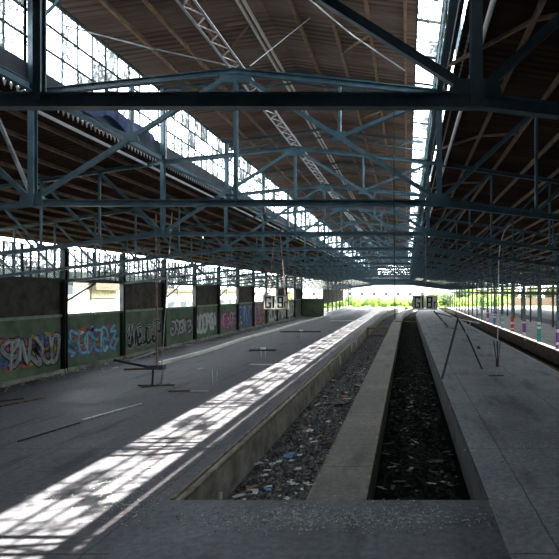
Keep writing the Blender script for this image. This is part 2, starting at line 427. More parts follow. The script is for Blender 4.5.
# ---------------------------------------------------------------- trusses
NODES = [HP, 7.2, 9.35, 11.35, 13.35, 15.35, 17.35]
def P(dx, h, y=0): return (XC + dx, y, EYE + h)
def truss_parts():
    parts = []
    A = lambda n, m, mat=M['teal']: parts.append((n, m, mat))
    A('bottom_chord', MB().ibeam(P(-HP, 2.13), P(HP, 2.13), .13, .16))
    for s in (-1, 1):
        A('bottom_chord', MB().ibeam(P(s * HP, 2.13), P(s * 17.3, h_bot(17.3)), .13, .15))
        A('top_chord', MB().ibeam(P(0, 5.28), P(s * HP, hc_top(HP)), .13, .15))
        A('top_chord', MB().ibeam(P(s * HP, hc_top(HP)), P(s * 17.3, hc_top(17.3)), .12, .14))
        if s < 0: A('post', MB().ibeam(P(s * HP, 2.05), P(s * HP, h_roof(HP) - .1), .13, .16, .02, up=(0, 1, 0)))
        else:
            A('post', MB().ibeam(P(HP, 2.05), P(HP, hc_top(HP)), .13, .16, .02, up=(0, 1, 0)))
            A('upper_post', MB().ibeam(P(HP + .46, hc_top(HP + .46)), P(HP + .46, h_roof(HP + .46) - .02), .13, .16, .02, up=(0, 1, 0)))
        if s < 0: A('rain_pipe', MB().tube([P(s * (HP - .12), 4.9, -.03), P(s * (HP - .12), h_roof(HP) - .3, -.03)], .03, 8), M['silver'])
        A('diagonal', MB().bar(P(s * .1, 5.2), P(s * HP, 2.2), .10, .10))
        hm = 5.2 - 3.0 * .5
        A('vertical_strut', MB().bar(P(s * HP * .51, hm), P(s * HP * .51, hc_top(HP * .51)), .07))
        A('diagonal', MB().bar(P(s * HP * .51, hm), P(s * (HP - .05), hc_top(HP) - .1), .085))
        for i in range(len(NODES) - 1):
            a, b = NODES[i], NODES[i + 1]
            A('diagonal', MB().bar(P(s * a, h_bot(a) + .05), P(s * b, hc_top(b) - .05), .075 if i else .1))
            if i < len(NODES) - 2: A('vertical_strut', MB().bar(P(s * b, h_bot(b)), P(s * b, hc_top(b)), .07))
        A('rafter', MB().ibeam(P(0, h_roof(0) - .22), P(s * (HP + .05), h_roof(HP) - .22), .08, .10))
        A('rafter', MB().bar(P(0, h_roof(0) - .62), P(s * (HP + .0), h_roof(HP) - .62), .06))
        w = MB(); n = 8
        for i in range(n):
            a = HP * i / n; b = HP * (i + 1) / n
            if i % 2: w.bar(P(s * a, h_roof(a) - .22), P(s * b, h_roof(b) - .62), .035)
            else: w.bar(P(s * a, h_roof(a) - .62), P(s * b, h_roof(b) - .22), .035)
        A('lacing', w)
        A('knee_brace', MB().bar(P(s * HP, 6.35), P(s * (HP - .75), h_roof(HP - .75) - .62), .05)) if s < 0 else None
        g = MB()
        g.prism(P(s * (HP - .0), 2.16, -.05), P(s * HP, 2.16, .05), [(-.32, -.12), (.32, -.12), (.24, .2), (-.24, .2)])
        A('gusset_plate', g)
        A('gusset_plate', MB().prism(P(s * HP * .51, hm, -.04), P(s * HP * .51, hm, .04), [(-.17, -.1), (.17, -.1), (.12, .13), (-.12, .13)]))
        for a in NODES[1:4]:
            A('gusset_plate', MB().prism(P(s * a, h_bot(a) + .03, -.045), P(s * a, h_bot(a) + .03, .045), [(-.16, -.1), (.16, -.1), (.12, .12), (-.12, .12)]))
    A('vertical_strut', MB().ibeam(P(0, 2.13), P(0, 5.25), .085, .10, .02, up=(0, 1, 0)))
    A('gusset_plate', MB().prism(P(0, 5.1, -.06), P(0, 5.1, .06), [(-.38, -.1), (.38, -.1), (.38, .08), (-.38, .08)]))
    return parts
tp = truss_parts()
def tl(k):
    if k == 0: return 'nearest roof truss, a black silhouette right across the top of the picture'
    if k < 10: return 'blue-grey steel roof truss, %s back from the viewer' % ordw[k]
    return 'small dark steel roof truss in the far part of the long hall'
t0 = thing('roof_truss', (XC, D0, EYE + 2.13), tl(0), 'truss', 'roof trusses')
for n, m, mat in tp:
    m2 = MB(); m2.v = [(v[0], v[1] + D0, v[2]) for v in m.v]; m2.f = m.f; m2.build(n, mat, t0)
kids = children(t0)
far = None
for k in range(1, NT_):
    if k < 12:
        o = copy_tree(t0, kids); o.location = (XC, TY[k], EYE + 2.13)
    else:
        if far is None:
            m2 = MB()
            for n, m, mat in tp:
                if n != 'gusset_plate': m2.add([(v[0], v[1] + TY[k], v[2]) for v in m.v], m.f)
            far = m2.build('roof_truss', M['teal'], loc=(XC, TY[k], EYE + 2.13)); o = far
        else:
            o = far.copy(); COL.objects.link(o); o.location = (XC, TY[k], EYE + 2.13)
    tag(o, tl(k), 'truss', 'roof trusses' if k < 10 else 'distant roof trusses')
    if k == 1:
        MB().bar((-8.95, TY[1], EYE + 2.2), (-9.95, TY[1], EYE + 4.5), .07).build('diagonal', M['silver'], o)

# purlin cross bracing
def brace(pts, label):
    m = MB()
    for p, q in pts: m.bar(p, q, .05, .07)
    tag(m.build('cross_brace', M['purlin'], base=True), label, 'brace', 'timber braces under the raised roof')
bl = ['between first and second trusses', 'between second and third trusses', 'between third and fourth trusses', 'between fourth and fifth trusses']
for k in range(4):
    y = TY[k] + 3.0
    for (xa, xb, w) in ((-6.0, -4.74, 'left'), (-2.17, -1.1, 'right')):
        za, zb = zr(xa) - .12, zr(xb) - .12
        brace([((xa, y, za), (xb, y, zb)), ((xb, y + .1, zb), (xa, y + 1.6, za))], 'short tan brace %s of the ridge %s' % (w, bl[k]))
    for (xa, xb, w) in ((XC + HP + 1.42, XC + HP + 2.45, 'right'), ):
        brace([((XPR + .1, y + 2, zs(XPR + .5) - .15), (xa, y, zs(xa) - .12)), ((xa, y, zs(xa) - .12), (xb, y - .7, zs(xb) - .12))], 'short tan brace under the lower right roof %s' % bl[k])

# wires
def wire(pts, r, label, mat='silver', name='stay_wire', cat='wire', group=None):
    tag(MB().tube(pts, r, 6).build(name, M[mat], base=True), label, cat, group)
def ph(px, py, Y): return ((px - 407) * Y / F, Y, EYE + (292 - py) * Y / F)
wire([ph(62, 25, 12.2), ph(150, 48, 12.1), ph(236, 67, 12.15)], .018, 'thin pale stay wire running from the left window post to the first blue peak')
wire([ph(303, -6, 9), ph(352, 35, 8), ph(405, 71, 7.2)], .012, 'thin pale cable alongside the thick black diagonal at upper right')
wire([ph(250, 66, 12.2), ph(310, 18, 14)], .012, 'thin grey wire slanting up right from the first blue peak')
wire([ph(394, 104, 11.9), ph(394, 200, 11.9), ph(395, 320, 11.9)], .012, 'long dark hanging cable crossing in front of the middle distance', 'dark', 'hanging_cable', 'cable')

# columns ------------------------------------------------------------
cm = MB(); zt = EYE + hc_top(17.3)
cm.ibeam((XR, 0, 0), (XR, 0, zt), .26, .28, .04, up=(0, 1, 0)); 
band = ['gwhite', 'gteal', 'gpurple', 'gred', 'gcyan', 'gblue']
bw = {'gwhite': 'white and purple', 'gteal': 'turquoise', 'gpurple': 'violet', 'gred': 'red', 'gcyan': 'pale blue', 'gblue': 'blue'}
proto = None
for k in range(0, NT_):
    y = TY[k]
    if proto is None:
        c = thing('steel_column', (XR, y, 0), '', 'column')
        m = MB(); m.v = [(v[0], v[1] + y, v[2]) for v in cm.v]; m.f = cm.f; m.build('shaft', M['teal_dark'], c)
        MB().box(XR - .22, XR + .22, y - .22, y + .22, 0, .05).build('base_plate', M['dark'], c)
        MB().bar((XR - .1, y, zt - 1.6), (XR - 1.5, y, EYE + h_bot(15.9)), .08).build('knee_brace', M['teal_dark'], c)
        proto = c; pk = children(c)
    else:
        c = copy_tree(proto, pk); c.location = (XR, y, 0)
    near = 6 <= k <= 12
    if near:
        bc = band[k % 6]; a = MB(); b2 = MB(); rr = random.Random(k)
        zz = .05
        while zz < 1.75:
            h = rr.uniform(.16, .34); (a if rr.random() < .6 else b2).box(XR - .17, XR + .17, y - .17, y + .17, zz, zz + h - .01); zz += h
        if a.v: a.build('painted_band', M[bc], c)
        if b2.v: b2.build('painted_band', M['gwhite' if bc != 'gwhite' else 'gpurple'], c)
        c['label'] = 'blue-grey steel column with %s paint on its foot, %s of the painted columns from the right' % (bw[bc], ordw[k - 6])
        c['group'] = 'columns along the right platform'
    else:
        c['label'] = ('grey steel column far down the row beside the right track' if k > 12 else 'plain steel column on the right platform, nearer than the painted ones')
        c['group'] = 'far columns' if k > 12 else 'near columns'
    c['category'] = 'column'
# second row behind
for k in range(2, 22):
    m = MB().ibeam((20.6, TY[k] + 1, 0), (20.6, TY[k] + 1, EYE + 2.75), .24, .24, .04, up=(0, 1, 0))
    if k == 2: o = m.build('canopy_column', M['postwall'], base=True); q = o
    else: o = q.copy(); COL.objects.link(o); o.location.y = TY[k] + 1
    tag(o, 'dark canopy column in the back row beyond the painted columns', 'column', 'back row columns')
# right upper band windows and beam
for k in range(0, NT_ - 1):
    y0, y1 = TY[k], TY[k + 1]; o = window(0); o.location = (XR, (y0 + y1) / 2, EYE + .8)
    fr = MB(); g = MB()
    for i in range(7):
        h = .85 + i * .3; fr.box(XR + .02, XR + .08, y0, y1, EYE + h - .035, EYE + h + .035)
    for i in range(6):
        y = y0 + (y1 - y0) * i / 5; fr.box(XR + .02, XR + .08, y - .03, y + .03, EYE + .8, EYE + 2.7)
    fr.build('window_frame', M['postwall'], o)
    g.box(XR + .045, XR + .055, y0, y1, EYE + .85, EYE + 2.66); g.build('pane', M['glassW'], o)
trim(MB().box(XR - .08, XR + .12, YB, YE, EYE - .30, EYE + .05), M['rust'])
trim(MB().box(XR - .06, XR + .10, YB, YE, EYE + .62, EYE + .8), M['teal_dark'])
trim(MB().box(20.5, 20.7, YB, YE, EYE + .4, EYE + .7), M['rust'])

# left wall ------------------------------------------------------------
YW = TY[15]; ZR_ = EYE - 1.55
wl = MB().box(XL - .25, XL, YB, YW, -.4, ZR_)
wall = struct(wl.build('wall_left', M['green']))
trim(MB().box(XL - .3, XL + .10, YB, YW, ZR_, ZR_ + .17), M['railpaint'])
trim(MB().box(XL - .1, XL + .06, YB, YW, EYE + .62, EYE + .8), M['postwall'])
trim(MB().box(XL - .02, XL + .25, YB, YW, 0, .22), M['face'])
struct(MB().box(XL - .3, XR + 8, YB - .3, YB, -.2, EYE + 8.4).build('wall_back_blocker', M['cladding']))  # unseen wall added behind the camera to block light on the nearest truss
cl = {4: 'o', 6: 'o', 8: 'o', 10: 'o', 11: 'o', 13: 'o'}
for k in range(-1, 15):
    y0, y1 = (TY[k], TY[k + 1]) if k >= 0 else (YB, TY[0])
    if k not in cl:
        m = MB(); n = 14; dy = (y1 - y0) / n
        for i in range(n):
            m.box(XL - .12 - (.03 if i % 2 else 0), XL - .05, y0 + i * dy, y0 + (i + 1) * dy, ZR_ + .17, EYE + .62)
        m.box(XL - .05, XL - .0, y0, y1, ZR_ + 1.05, ZR_ + 1.15)
        struct(m.build('wall_left', M['cladding']))
    else:
        o = window(0); o.location = (XL, (y0 + y1) / 2, ZR_ + .2); fr = MB()
        fr.box(XL - .08, XL - .02, y0, y1, ZR_ + 1.05, ZR_ + 1.11)
        for y in (y0 + 2.9, ): fr.box(XL - .08, XL - .02, y - .03, y + .03, ZR_ + .17, EYE + .62)
        fr.bar((XL + .05, y0 + .1, ZR_ + .9), (XL + .05, y0 + 3.2, EYE + .6), .12)
        fr.build('window_frame', M['postwall'], o)
    o = window(0); o.location = (XL, (y0 + y1) / 2, EYE + .8); fr = MB(); g = MB()
    for i in range(11):
        y = y0 + (y1 - y0) * i / 10; w = .05 if i % 5 else .10
        fr.box(XL - .08, XL - .02, y - w, y + w, EYE + .8, EYE + 2.75)
    for h in (.82, 1.4, 1.95, 2.72): fr.box(XL - .08, XL - .02, y0, y1, EYE + h - .03, EYE + h + .03)
    fr.build('window_frame', M['postwall'], o)
    g.box(XL - .055, XL - .045, y0, y1, EYE + .85, EYE + 2.7); g.build('pane', M['glassW'], o)
q = None
for k in range(0, NT_):
    x = XL + .12 if k <= 15 else -17.1
    if q is None:
        m = MB().ibeam((x, TY[k], 0), (x, TY[k], EYE + 2.9), .3, .3, .05, up=(0, 1, 0)); q = o = m.build('wall_column', M['postwall'], base=True)
    else:
        o = q.copy(); COL.objects.link(o); o.location = (x, TY[k], 0)
    if k in range(4, 11): lb = 'black steel column against the graffiti wall, %s from the left edge' % ordw[k - 4]
    elif k <= 3: lb = 'black steel column on the left wall nearer than the first painted panel'
    elif k <= 15: lb = 'small black column of the left wall near the hanging white sign'
    else: lb = 'tiny black column beside the leafy openings at the far left'
    tag(o, lb, 'column', 'left wall columns %s' % ('near' if k <= 3 else 'graffiti' if k < 11 else 'middle' if k <= 15 else 'far'))
struct(MB().box(XR + .3, XR + .5, YB, 24, 0, EYE + 3).build('wall_right', M['cladding']))  # unseen solid wall added to keep side light off the nearest truss
# far left stretch: low pale wall, open below, dark boards above
struct(MB().box(-17.2, -16.9, YW + 4, YE, -.2, .7).build('wall_left', M['pale']))
struct(MB().box(XL, -16.9, YW, YW + .2, -.2, ZR_ + .2).build('wall_left', M['green']))
struct(MB().box(-17.15, -17.0, YW, TY[20], EYE - 2.3, EYE + .5).build('wall_left', M['cladding']))
o = window(0); o.location = (-17, YE - 20, EYE + .5); fr = MB()
for i in range(40):
    y = YW + (YE - YW) * i / 39; fr.box(-17.12, -17.02, y - .05, y + .05, EYE + .5, EYE + 2.2)
for h in (.5, 1.1, 1.7, 2.2): fr.box(-17.12, -17.02, YW, YE, EYE + h - .05, EYE + h + .05)
fr.build('window_frame', M['postwall'], o)
# kerb along the loading edge
kb = MB(); pts = [(-16.9, 34.0), (-16.55, 41), (-17.1, 52), (-16.8, 64), (-17.0, 78), (-16.7, 95), (-16.8, 112)]
for (a, b), (c, d) in zip(pts, pts[1:]): kb.bar((a, b, .12), (c, d, .12), .30, .24)
tag(kb.build('kerb_rail', M['pale'], base=True), 'long pale kerb rail winding along the left platform away from the tall pole stand', 'kerb')

# graffiti ---------------------------------------------------------------
def blob(m, x, y, z, ry, rz, n=9, jit=.35, ph=0):
    vs = [(x, y, z)]
    for i in range(n):
        r = 1 - random.random() * jit; t = ph + i * math.tau / n
        vs.append((x, y + ry * r * math.cos(t), z + rz * r * math.sin(t)))
    m.add(vs, [(0, i + 1, (i + 1) % n + 1) for i in range(n)])
def stroke(m, x, pts, w):
    # smooth ribbon lying on the wall
    P2 = []
    for i in range(len(pts) - 1):
        p0 = pts[max(i - 1, 0)]; p1 = pts[i]; p2 = pts[i + 1]; p3 = pts[min(i + 2, len(pts) - 1)]
        for s in range(5):
            t = s / 5; P2.append(tuple(.5 * ((2 * p1[a]) + (-p0[a] + p2[a]) * t + (2 * p0[a] - 5 * p1[a] + 4 * p2[a] - p3[a]) * t * t + (-p0[a] + 3 * p1[a] - 3 * p2[a] + p3[a]) * t ** 3) for a in (0, 1)))
    P2.append(pts[-1]); vs = []
    for i, p in enumerate(P2):
        a = P2[max(i - 1, 0)]; b = P2[min(i + 1, len(P2) - 1)]
        dx, dz = b[0] - a[0], b[1] - a[1]; L = math.hypot(dx, dz) or 1
        vs += [(x, p[0] - dz / L * w, p[1] + dx / L * w), (x, p[0] + dz / L * w, p[1] - dx / L * w)]
    m.add(vs, [(2 * i, 2 * i + 1, 2 * i + 3, 2 * i + 2) for i in range(len(P2) - 1)])
GL = [[(.9, .9), (.3, 1), (0, .6), (.1, .1), (.7, 0), (.9, .4), (.5, .45)],
      [(.1, 1), (.1, .2), (.5, 0), (.9, .3), (.85, 1)],
      [(.0, 0), (.1, 1), (.6, .1), (.7, 1)],
      [(.1, 0), (.1, 1), (.7, .95), (.8, .6), (.2, .5)],
      [(.5, 1), (.1, .6), (.3, 0), (.8, .1), (.9, .7), (.5, 1)],
      [(.9, 1), (.1, .9), (.2, .5), (.7, .5), (.2, .45), (.1, .05), (.9, 0)],
      [(.1, .9), (.8, 1), (.2, .5), (.9, .4), (.6, 0), (.1, .1)]]
def graffiti(y0, y1, z0, z1, n, fill, line, haze, seed, lw=.13):
    random.seed(seed); X = XL + .006
    for j, c in enumerate(haze):
        m = MB()
        for i in range(26):
            blob(m, X + .002 * j, random.uniform(y0, y1), random.uniform(z0 - .1, z1 + .15), random.uniform(.12, .5), random.uniform(.08, .24))
        m.build('graffiti', M[c], wall)
    a = MB(); b = MB(); c3 = MB(); dw = (y1 - y0) / n
    for i in range(n):
        g = GL[(i * 3 + seed) % 7]; sh = random.uniform(-.15, .15)
        ang = random.uniform(-.5, .5); fl = random.choice((-1, 1)); zc_ = z0 + (z1 - z0) * .5
        p = []
        for u, v in g:
            u = (u - .5) * fl * 1.25 + random.uniform(-.16, .16); v = v - .5 + random.uniform(-.12, .12)
            u, v = u * math.cos(ang) - v * math.sin(ang), u * math.sin(ang) + v * math.cos(ang)
            p.append((y0 + dw * (i + .5 + u) + sh, min(z1 + .1, max(z0 - .1, zc_ + (z1 - z0) * v))))
        stroke(a, X + .012, p, lw * 1.75); stroke(b, X + .018, p, lw * 1.1)
        stroke(c3, X + .022, p[:3], lw * .3)
    a.build('graffiti', M[line], wall); b.build('graffiti', M[fill], wall); c3.build('graffiti', M['gwhite'], wall)
Z = lambda py, Yv: EYE - (py - 292) * Yv / F
graffiti(26.3, 30.8, .85, 2.3, 6, 'gsilver', 'gblack', ['gorange', 'gblue', 'gpurple', 'gorange', 'gyellow', 'gblue', 'gpink'], 3, .12)
graffiti(22.0, 26.0, .75, 2.2, 5, 'gsilver', 'gblack', ['gorange', 'gblue', 'gcyan'], 4, .13)
graffiti(31.7, 36.9, 1.0, 2.5, 6, 'gcyan', 'gblue', ['gorange', 'gwhite', 'gorange', 'gpurple'], 5, .10)
graffiti(38.2, 43.6, .8, 2.3, 7, 'gblack', 'gsilver', [], 6, .13)
graffiti(45.5, 49.7, 1.1, 2.3, 5, 'gsilver', 'gblack', ['gred'], 7, .12)
graffiti(50.9, 56.2, .9, 2.5, 6, 'gwhite', 'gsilver', ['gsilver'], 8, .15)
graffiti(57.4, 62.6, .9, 2.5, 5, 'gpink', 'gpurple', ['gwhite'], 9, .17)
graffiti(64, 69, .7, 3.0, 4, 'gblue', 'gpurple', ['gwhite', 'gblue'], 10, .2)
graffiti(70.5, 75.5, .7, 3.0, 4, 'gred', 'gcyan', ['gblue'], 11, .2)
graffiti(78, 96, .7, 3.0, 12, 'gwhite', 'gsilver', ['gsilver'], 12, .2)
random.seed(21)

# ---------------------------------------------------------------- hanging signs
SY = TY[2] - .15
STK = {'G': [(.85, .86, .85, 1), (.1, 1, .85, 1), (.1, 0, .1, 1), (.1, 0, .85, 0), (.85, 0, .85, .42), (.6, .42, .85, .42)],
       'l': [(.5, 0, .5, 1)],
       '9': [(.1, 0, .85, 0), (.85, 0, .85, 1), (.1, 1, .85, 1), (.1, .45, .1, 1), (.1, .45, .85, .45), (.1, 0, .1, .2)],
       '8': [(.1, 0, .85, 0), (.85, 0, .85, 1), (.1, 1, .85, 1), (.1, 0, .1, 1), (.1, .5, .85, .5)],
       'r': [(.1, 0, .1, .62), (.1, .62, .6, .62)]}
def sign(px, txt, label):
    X = (px - 407) * SY / F; zc = EYE - 11 * SY / F / 1 * 1.0
    zc = EYE + (292 - 302.5) * SY / F
    w, h = .88, .50
    t = thing('track_sign', (X, SY, zc - h / 2), label, 'sign', 'hanging track signs')
    for s in (-1, 1):
        MB().box(X + (s - 1) * w / 4 + .01, X + (s + 1) * w / 4 - .01, SY - .03, SY - .02, zc - h / 2, zc + h / 2).build('sign_panel', M['signpanel'], t)
    fr = MB(); e = .022
    for z_ in (zc - h / 2, zc + h / 2): fr.box(X - w / 2 - e, X + w / 2 + e, SY - .05, SY + .04, z_ - e / 2, z_ + e / 2)
    for x_ in (X - w / 2, X + w / 2): fr.box(x_ - e, x_ + e * .5, SY - .05, SY + .04, zc - h / 2, zc + h / 2)
    fr.build('sign_frame', M['purlin'], t)
    def glyph(ch, x0, wd, ht, sw):
        m = MB()
        for (a, b, c, d) in STK[ch]:
            x1, x2 = sorted((x0 + a * wd, x0 + c * wd)); z1, z2 = sorted((zc - .17 + b * ht, zc - .17 + d * ht))
            m.box(x1 - sw / 2, x2 + sw / 2, SY - .05, SY - .028, z1 - sw / 2, z2 + sw / 2)
        return m
    g = glyph('G', X - .38, .21, .36, .05); g.build('letter_g', M['signblack'], t)
    glyph('l', X - .155, .14, .36, .055).build('letter_l', M['signblack'], t)
    glyph(txt, X + .07, .20, .36, .05).build('number', M['signblack'], t)
    glyph('r', X + .32, .13, .30, .036).build('letter_r', M['signblack'], t)
    zt_ = EYE + h_bot(X - XC)
    for s in ((-1, 1) if txt == '9' else (0,)):
        MB().tube([(X + s * .30 + .03, SY, zc + h / 2), (X + s * .1 + .03, SY + .1, zt_)], .016, 6).build('hanger_rod', M['pinkrod'], t)
    return t
sign(276, '9', 'white hanging sign reading Gl 9r above the left platform')
sign(425, '8', 'white hanging sign reading Gl 8r above the right track pit')

# ---------------------------------------------------------------- pole stands (service drops)
def pole_stand(x, y, ztop, label, curved=False, arm=True):
    t = thing('pole_stand', (x, y, 0), label, 'stand')
    if not curved:
        MB().tube([(x, y, 1.05), (x - .05, y, ztop)], .045, 8).build('pole', M['pinkrod'], t)
        MB().tube([(x + .25, y, 1.05), (x + .8, y, ztop)], .025, 8).build('pole', M['silver'], t)
        MB().box(x - .45, x + .40, y - .16, y + .16, .88, 1.12).build('junction_box', M['teal_dark'], t)
        MB().bar((x - .2, y, .9), (x - .25, y, .02), .07).build('leg', M['dark'], t)
        MB().bar((x + .35, y, .9), (x + .2, y, .02), .08).build('leg', M['silver'], t)
        MB().bar((x - 1.0, y, .04), (x + .9, y + .1, .04), .1, .06).build('foot', M['dark'], t)
        MB().bar((x - .6, y - .5, .04), (x + .5, y + .4, .04), .1, .06).build('foot', M['rust'], t)
        MB().bar((x - .4, y, 1.0), (x - 2.4, y + .2, 1.35), .08, .12).build('arm', M['dark'], t)
        MB().bar((x - .4, y, .92), (x - 1.7, y - .1, .9), .08, .1).build('arm', M['rust'], t)
    else:
        MB().tube([(x, y, 1.0), (x + .06, y, 3), (x + .10, y, ztop - 2.2), (x + .2, y, ztop - 1.2), (x + .42, y, ztop - .5), (x + .75, y, ztop)], .035, 8).build('pole', M['silver'], t)
        MB().bar((x + .02, y, 2.1), (x + .02, y, .72), .07).build('leg', M['dark'], t)
        MB().bar((x - .2, y, 2.1), (x + .0, y, .62), .05).build('leg', M['dark'], t)
        MB().bar((x + .2, y, 2.1), (x + .05, y, .62), .04).build('leg', M['dark'], t)
        MB().box(x - .07, x + .09, y - .07, y + .07, .55, .78).build('junction_box', M['dark'], t)
        MB().tube([(x - .02, y, .56), (x - .05, y, .01)], .02, 6).build('pole', M['silver'], t)
        MB().bar((x - .5, y, .025), (x + .4, y, .025), .08, .05).build('foot', M['dark'], t)
    return t
p = gp(157, 386); pole_stand(p.x, p.y, EYE + hc_top(p.x - XC) + .1, 'tall double pole stand with a junction box beside the graffiti wall')
p = gp(497, 376); pole_stand(p.x, p.y, EYE + hc_top(p.x + .7 - XC) + .1, 'tall pole with a bent top standing on the right platform', True)
# bent bar prop on right platform
t = thing('bar_prop', (3.3, 31, 0), 'dark spread-legged bar prop on the right platform left of the bent pole', 'stand')
a = Vector(ph(458, 319, 31)); l1 = gp(442, 379); l2 = gp(482, 369); kn = Vector(ph(468, 337, 31.6))
MB().bar(a, l1, .10).build('leg', M['dark'], t); MB().tube([a, kn, l2], .055, 8).build('leg', M['dark'], t)
MB().bar(a, Vector(ph(479, 323, 31.5)), .07).build('crossbar', M['silver'], t)
for px in (466, 470): MB().bar(Vector(ph(px, 322, 31.4)), Vector(ph(px, 337, 31.4)), .04).build('hanging_hook', M['silver'], t)
MB().bar(Vector(ph(455, 312, 31)), a, .06).build('crossbar', M['dark'], t)
t = thing('bar_prop', (5, 68, 0), 'small dark leaning bar prop behind the white Gl 8r sign', 'stand')
MB().bar(Vector(ph(434, 311, 60)), gp(448, 327), .14).build('leg', M['dark'], t)
MB().bar(Vector(ph(437, 316, 64)), gp(438, 331), .08).build('leg', M['silver'], t)
MB().bar(Vector(ph(443, 320, 64)), gp(444, 329), .08).build('leg', M['silver'], t)
MB().bar(Vector(ph(434, 312, 62)), Vector(ph(452, 317, 64)), .10).build('crossbar', M['dark'], t)
# low T stands on the left platform
def tstand(px, py, pw, label, two=False, ht=.9):
    b = gp(px, py); s = b.y / F; hw = pw * s / 2
    t = thing('floor_stand', b, label, 'stand', 'low plate stands on the left platform')
    MB().box(b.x - hw, b.x + hw, b.y - .25, b.y + .25, ht, ht + .12).build('plate', M['dark'], t)
    for dx in ((-.15, .18) if two else (0,)): MB().bar((b.x + dx, b.y, .0), (b.x + dx, b.y, ht), .07).build('leg', M['silver'], t)
    MB().box(b.x - .18, b.x + .18, b.y - .12, b.y + .12, ht + .12, ht + .24).build('cap', M['whitesteel'], t)
tstand(301, 341, 40, 'low plate stand on the left platform below the Gl 9r sign', False)
tstand(263, 358, 26, 'twin-legged low plate stand nearest the sunlit strip', True, .55)
p = gp(213, 385); t = thing('floor_stub', p, 'pair of thin bare stubs on the left floor near the sunlit strip', 'post')
for dx in (-.05, .22): MB().bar((p.x + dx, p.y, 0), (p.x + dx, p.y, .8), .04).build('stub', M['silver'], t)

# loose long bars and planks on the floors
def floorbar(p, q, w, h, mat, label, name='metal_bar', cat='bar'):
    a, b = gp(*p), gp(*q); a.z = b.z = h / 2 + .002
    tag(MB().bar(a, b, w, h).build(name, M[mat], base=True), label, cat)
floorbar((18, 442), (80, 423), .05, .04, 'dark', 'dark end of the long bar on the left floor')
floorbar((82, 421), (142, 404), .07, .05, 'silver', 'long pale metal bar lying across the left floor')
floorbar((249, 365), (289, 365), .16, .06, 'whitesteel', 'short white bar lying by the sunlit strip')
floorbar((0, 407), (44, 398), .16, .06, 'wood', 'dark plank lying by the foot of the graffiti wall', 'plank', 'plank')
floorbar((0, 402), (24, 399), .14, .06, 'rust', 'shorter rusty plank next to the dark plank at the left edge', 'plank', 'plank')
floorbar((168, 392), (190, 391), .12, .06, 'wood', 'brown wood offcut right of the pole stand', 'plank', 'plank')
floorbar((190, 392), (208, 392), .12, .05, 'paper', 'pale flat strip right of the brown wood offcut', 'strip', 'strip')
floorbar((330, 321), (362, 321), .25, .08, 'whitesteel', 'white bar lying far along the left platform', )
floorbar((130, 361), (156, 352), .16, .12, 'silver', 'pale bar lying at the foot of the wall left of the open slot')
floorbar((395, 321.8), (417, 321.8), .25, .10, 'wood', 'plank laid across the right track pit far away', 'plank', 'plank')
floorbar((446, 328), (476, 331), .10, .05, 'dark', 'thin dark bar lying on the right platform far back')
# wooden barrier in left pit
bx = -5.2; by = 66
t = thing('track_barrier', (-3.9, by, -1.2), 'dark timber barrier frame standing across the left track bed', 'barrier')
for x in (-5.2, -2.6): MB().box(x - .12, x + .12, by - .12, by + .12, -1.2, .35).build('post', M['wood'], t)
for z_ in (.2, -.75): MB().box(-5.3, -2.5, by - .08, by + .08, z_ - .12, z_ + .12).build('rail', M['wood'], t)
# small marker posts on the platform edge
for (px, py, lb) in ((73 / 2.94 + 180, 369 + 350 / 2.94, 'nearest short white marker on the left platform edge'), (338, 362, 'second short white marker on the left platform edge'), (350, 350, 'third short white marker on the left platform edge'), (354, 345, 'fourth short white marker on the left platform edge')):
    Y = 5.6 * F / (py - 292); x = -5.36; lo, hi_ = (-.92, -.72) if px < 220 else (-.75, -.05)
    tag(MB().box(x - .02, x + .06, Y - .06, Y + .06, lo, hi_).build('edge_marker', M['whitesteel'], base=True), lb, 'marker', 'white edge markers')

# ---------------------------------------------------------------- loose stuff
random.seed(5)
g = MB()
for _ in range(7000):
    y = 12.1 + 92 * random.random() ** 2.0; g.rock((random.uniform(-5.36, -2.47), y, -1.19), random.uniform(.03, .11) * (1 + y / 70))
tag(g.build('track_gravel', M['gravel'], kind='stuff'), 'grey ballast covering the left track bed', 'gravel')
g = MB()
for _ in range(4500):
    y = 12.1 + 85 * random.random() ** 2.0; g.rock((random.uniform(-.86, 1.66), y, -1.15), random.uniform(.03, .10) * (1 + y / 70))
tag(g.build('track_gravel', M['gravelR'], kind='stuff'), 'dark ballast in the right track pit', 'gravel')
g = MB()
for _ in range(1700):
    p = gp(random.gauss(330, 75), random.gauss(518, 7)); g.rock((p.x, p.y, .008), random.uniform(.010, .042))
for _ in range(500):
    p = gp(random.gauss(525, 25), random.gauss(450, 14)); g.rock((p.x, p.y, .01), random.uniform(.01, .04))
for _ in range(500):
    p = gp(random.gauss(140, 50), random.gauss(500, 14))
    if p.x < -5.8: g.rock((p.x, p.y, .008), random.uniform(.01, .03))
for _ in range(900):
    y = random.uniform(14, 100); g.rock((XL + .35 + abs(random.gauss(0, .55)), y, .02), random.uniform(.03, .12))
tag(g.build('rubble_chips', M['rubble'], kind='stuff'), 'fine grey rubble chips scattered over the platform floors', 'rubble')

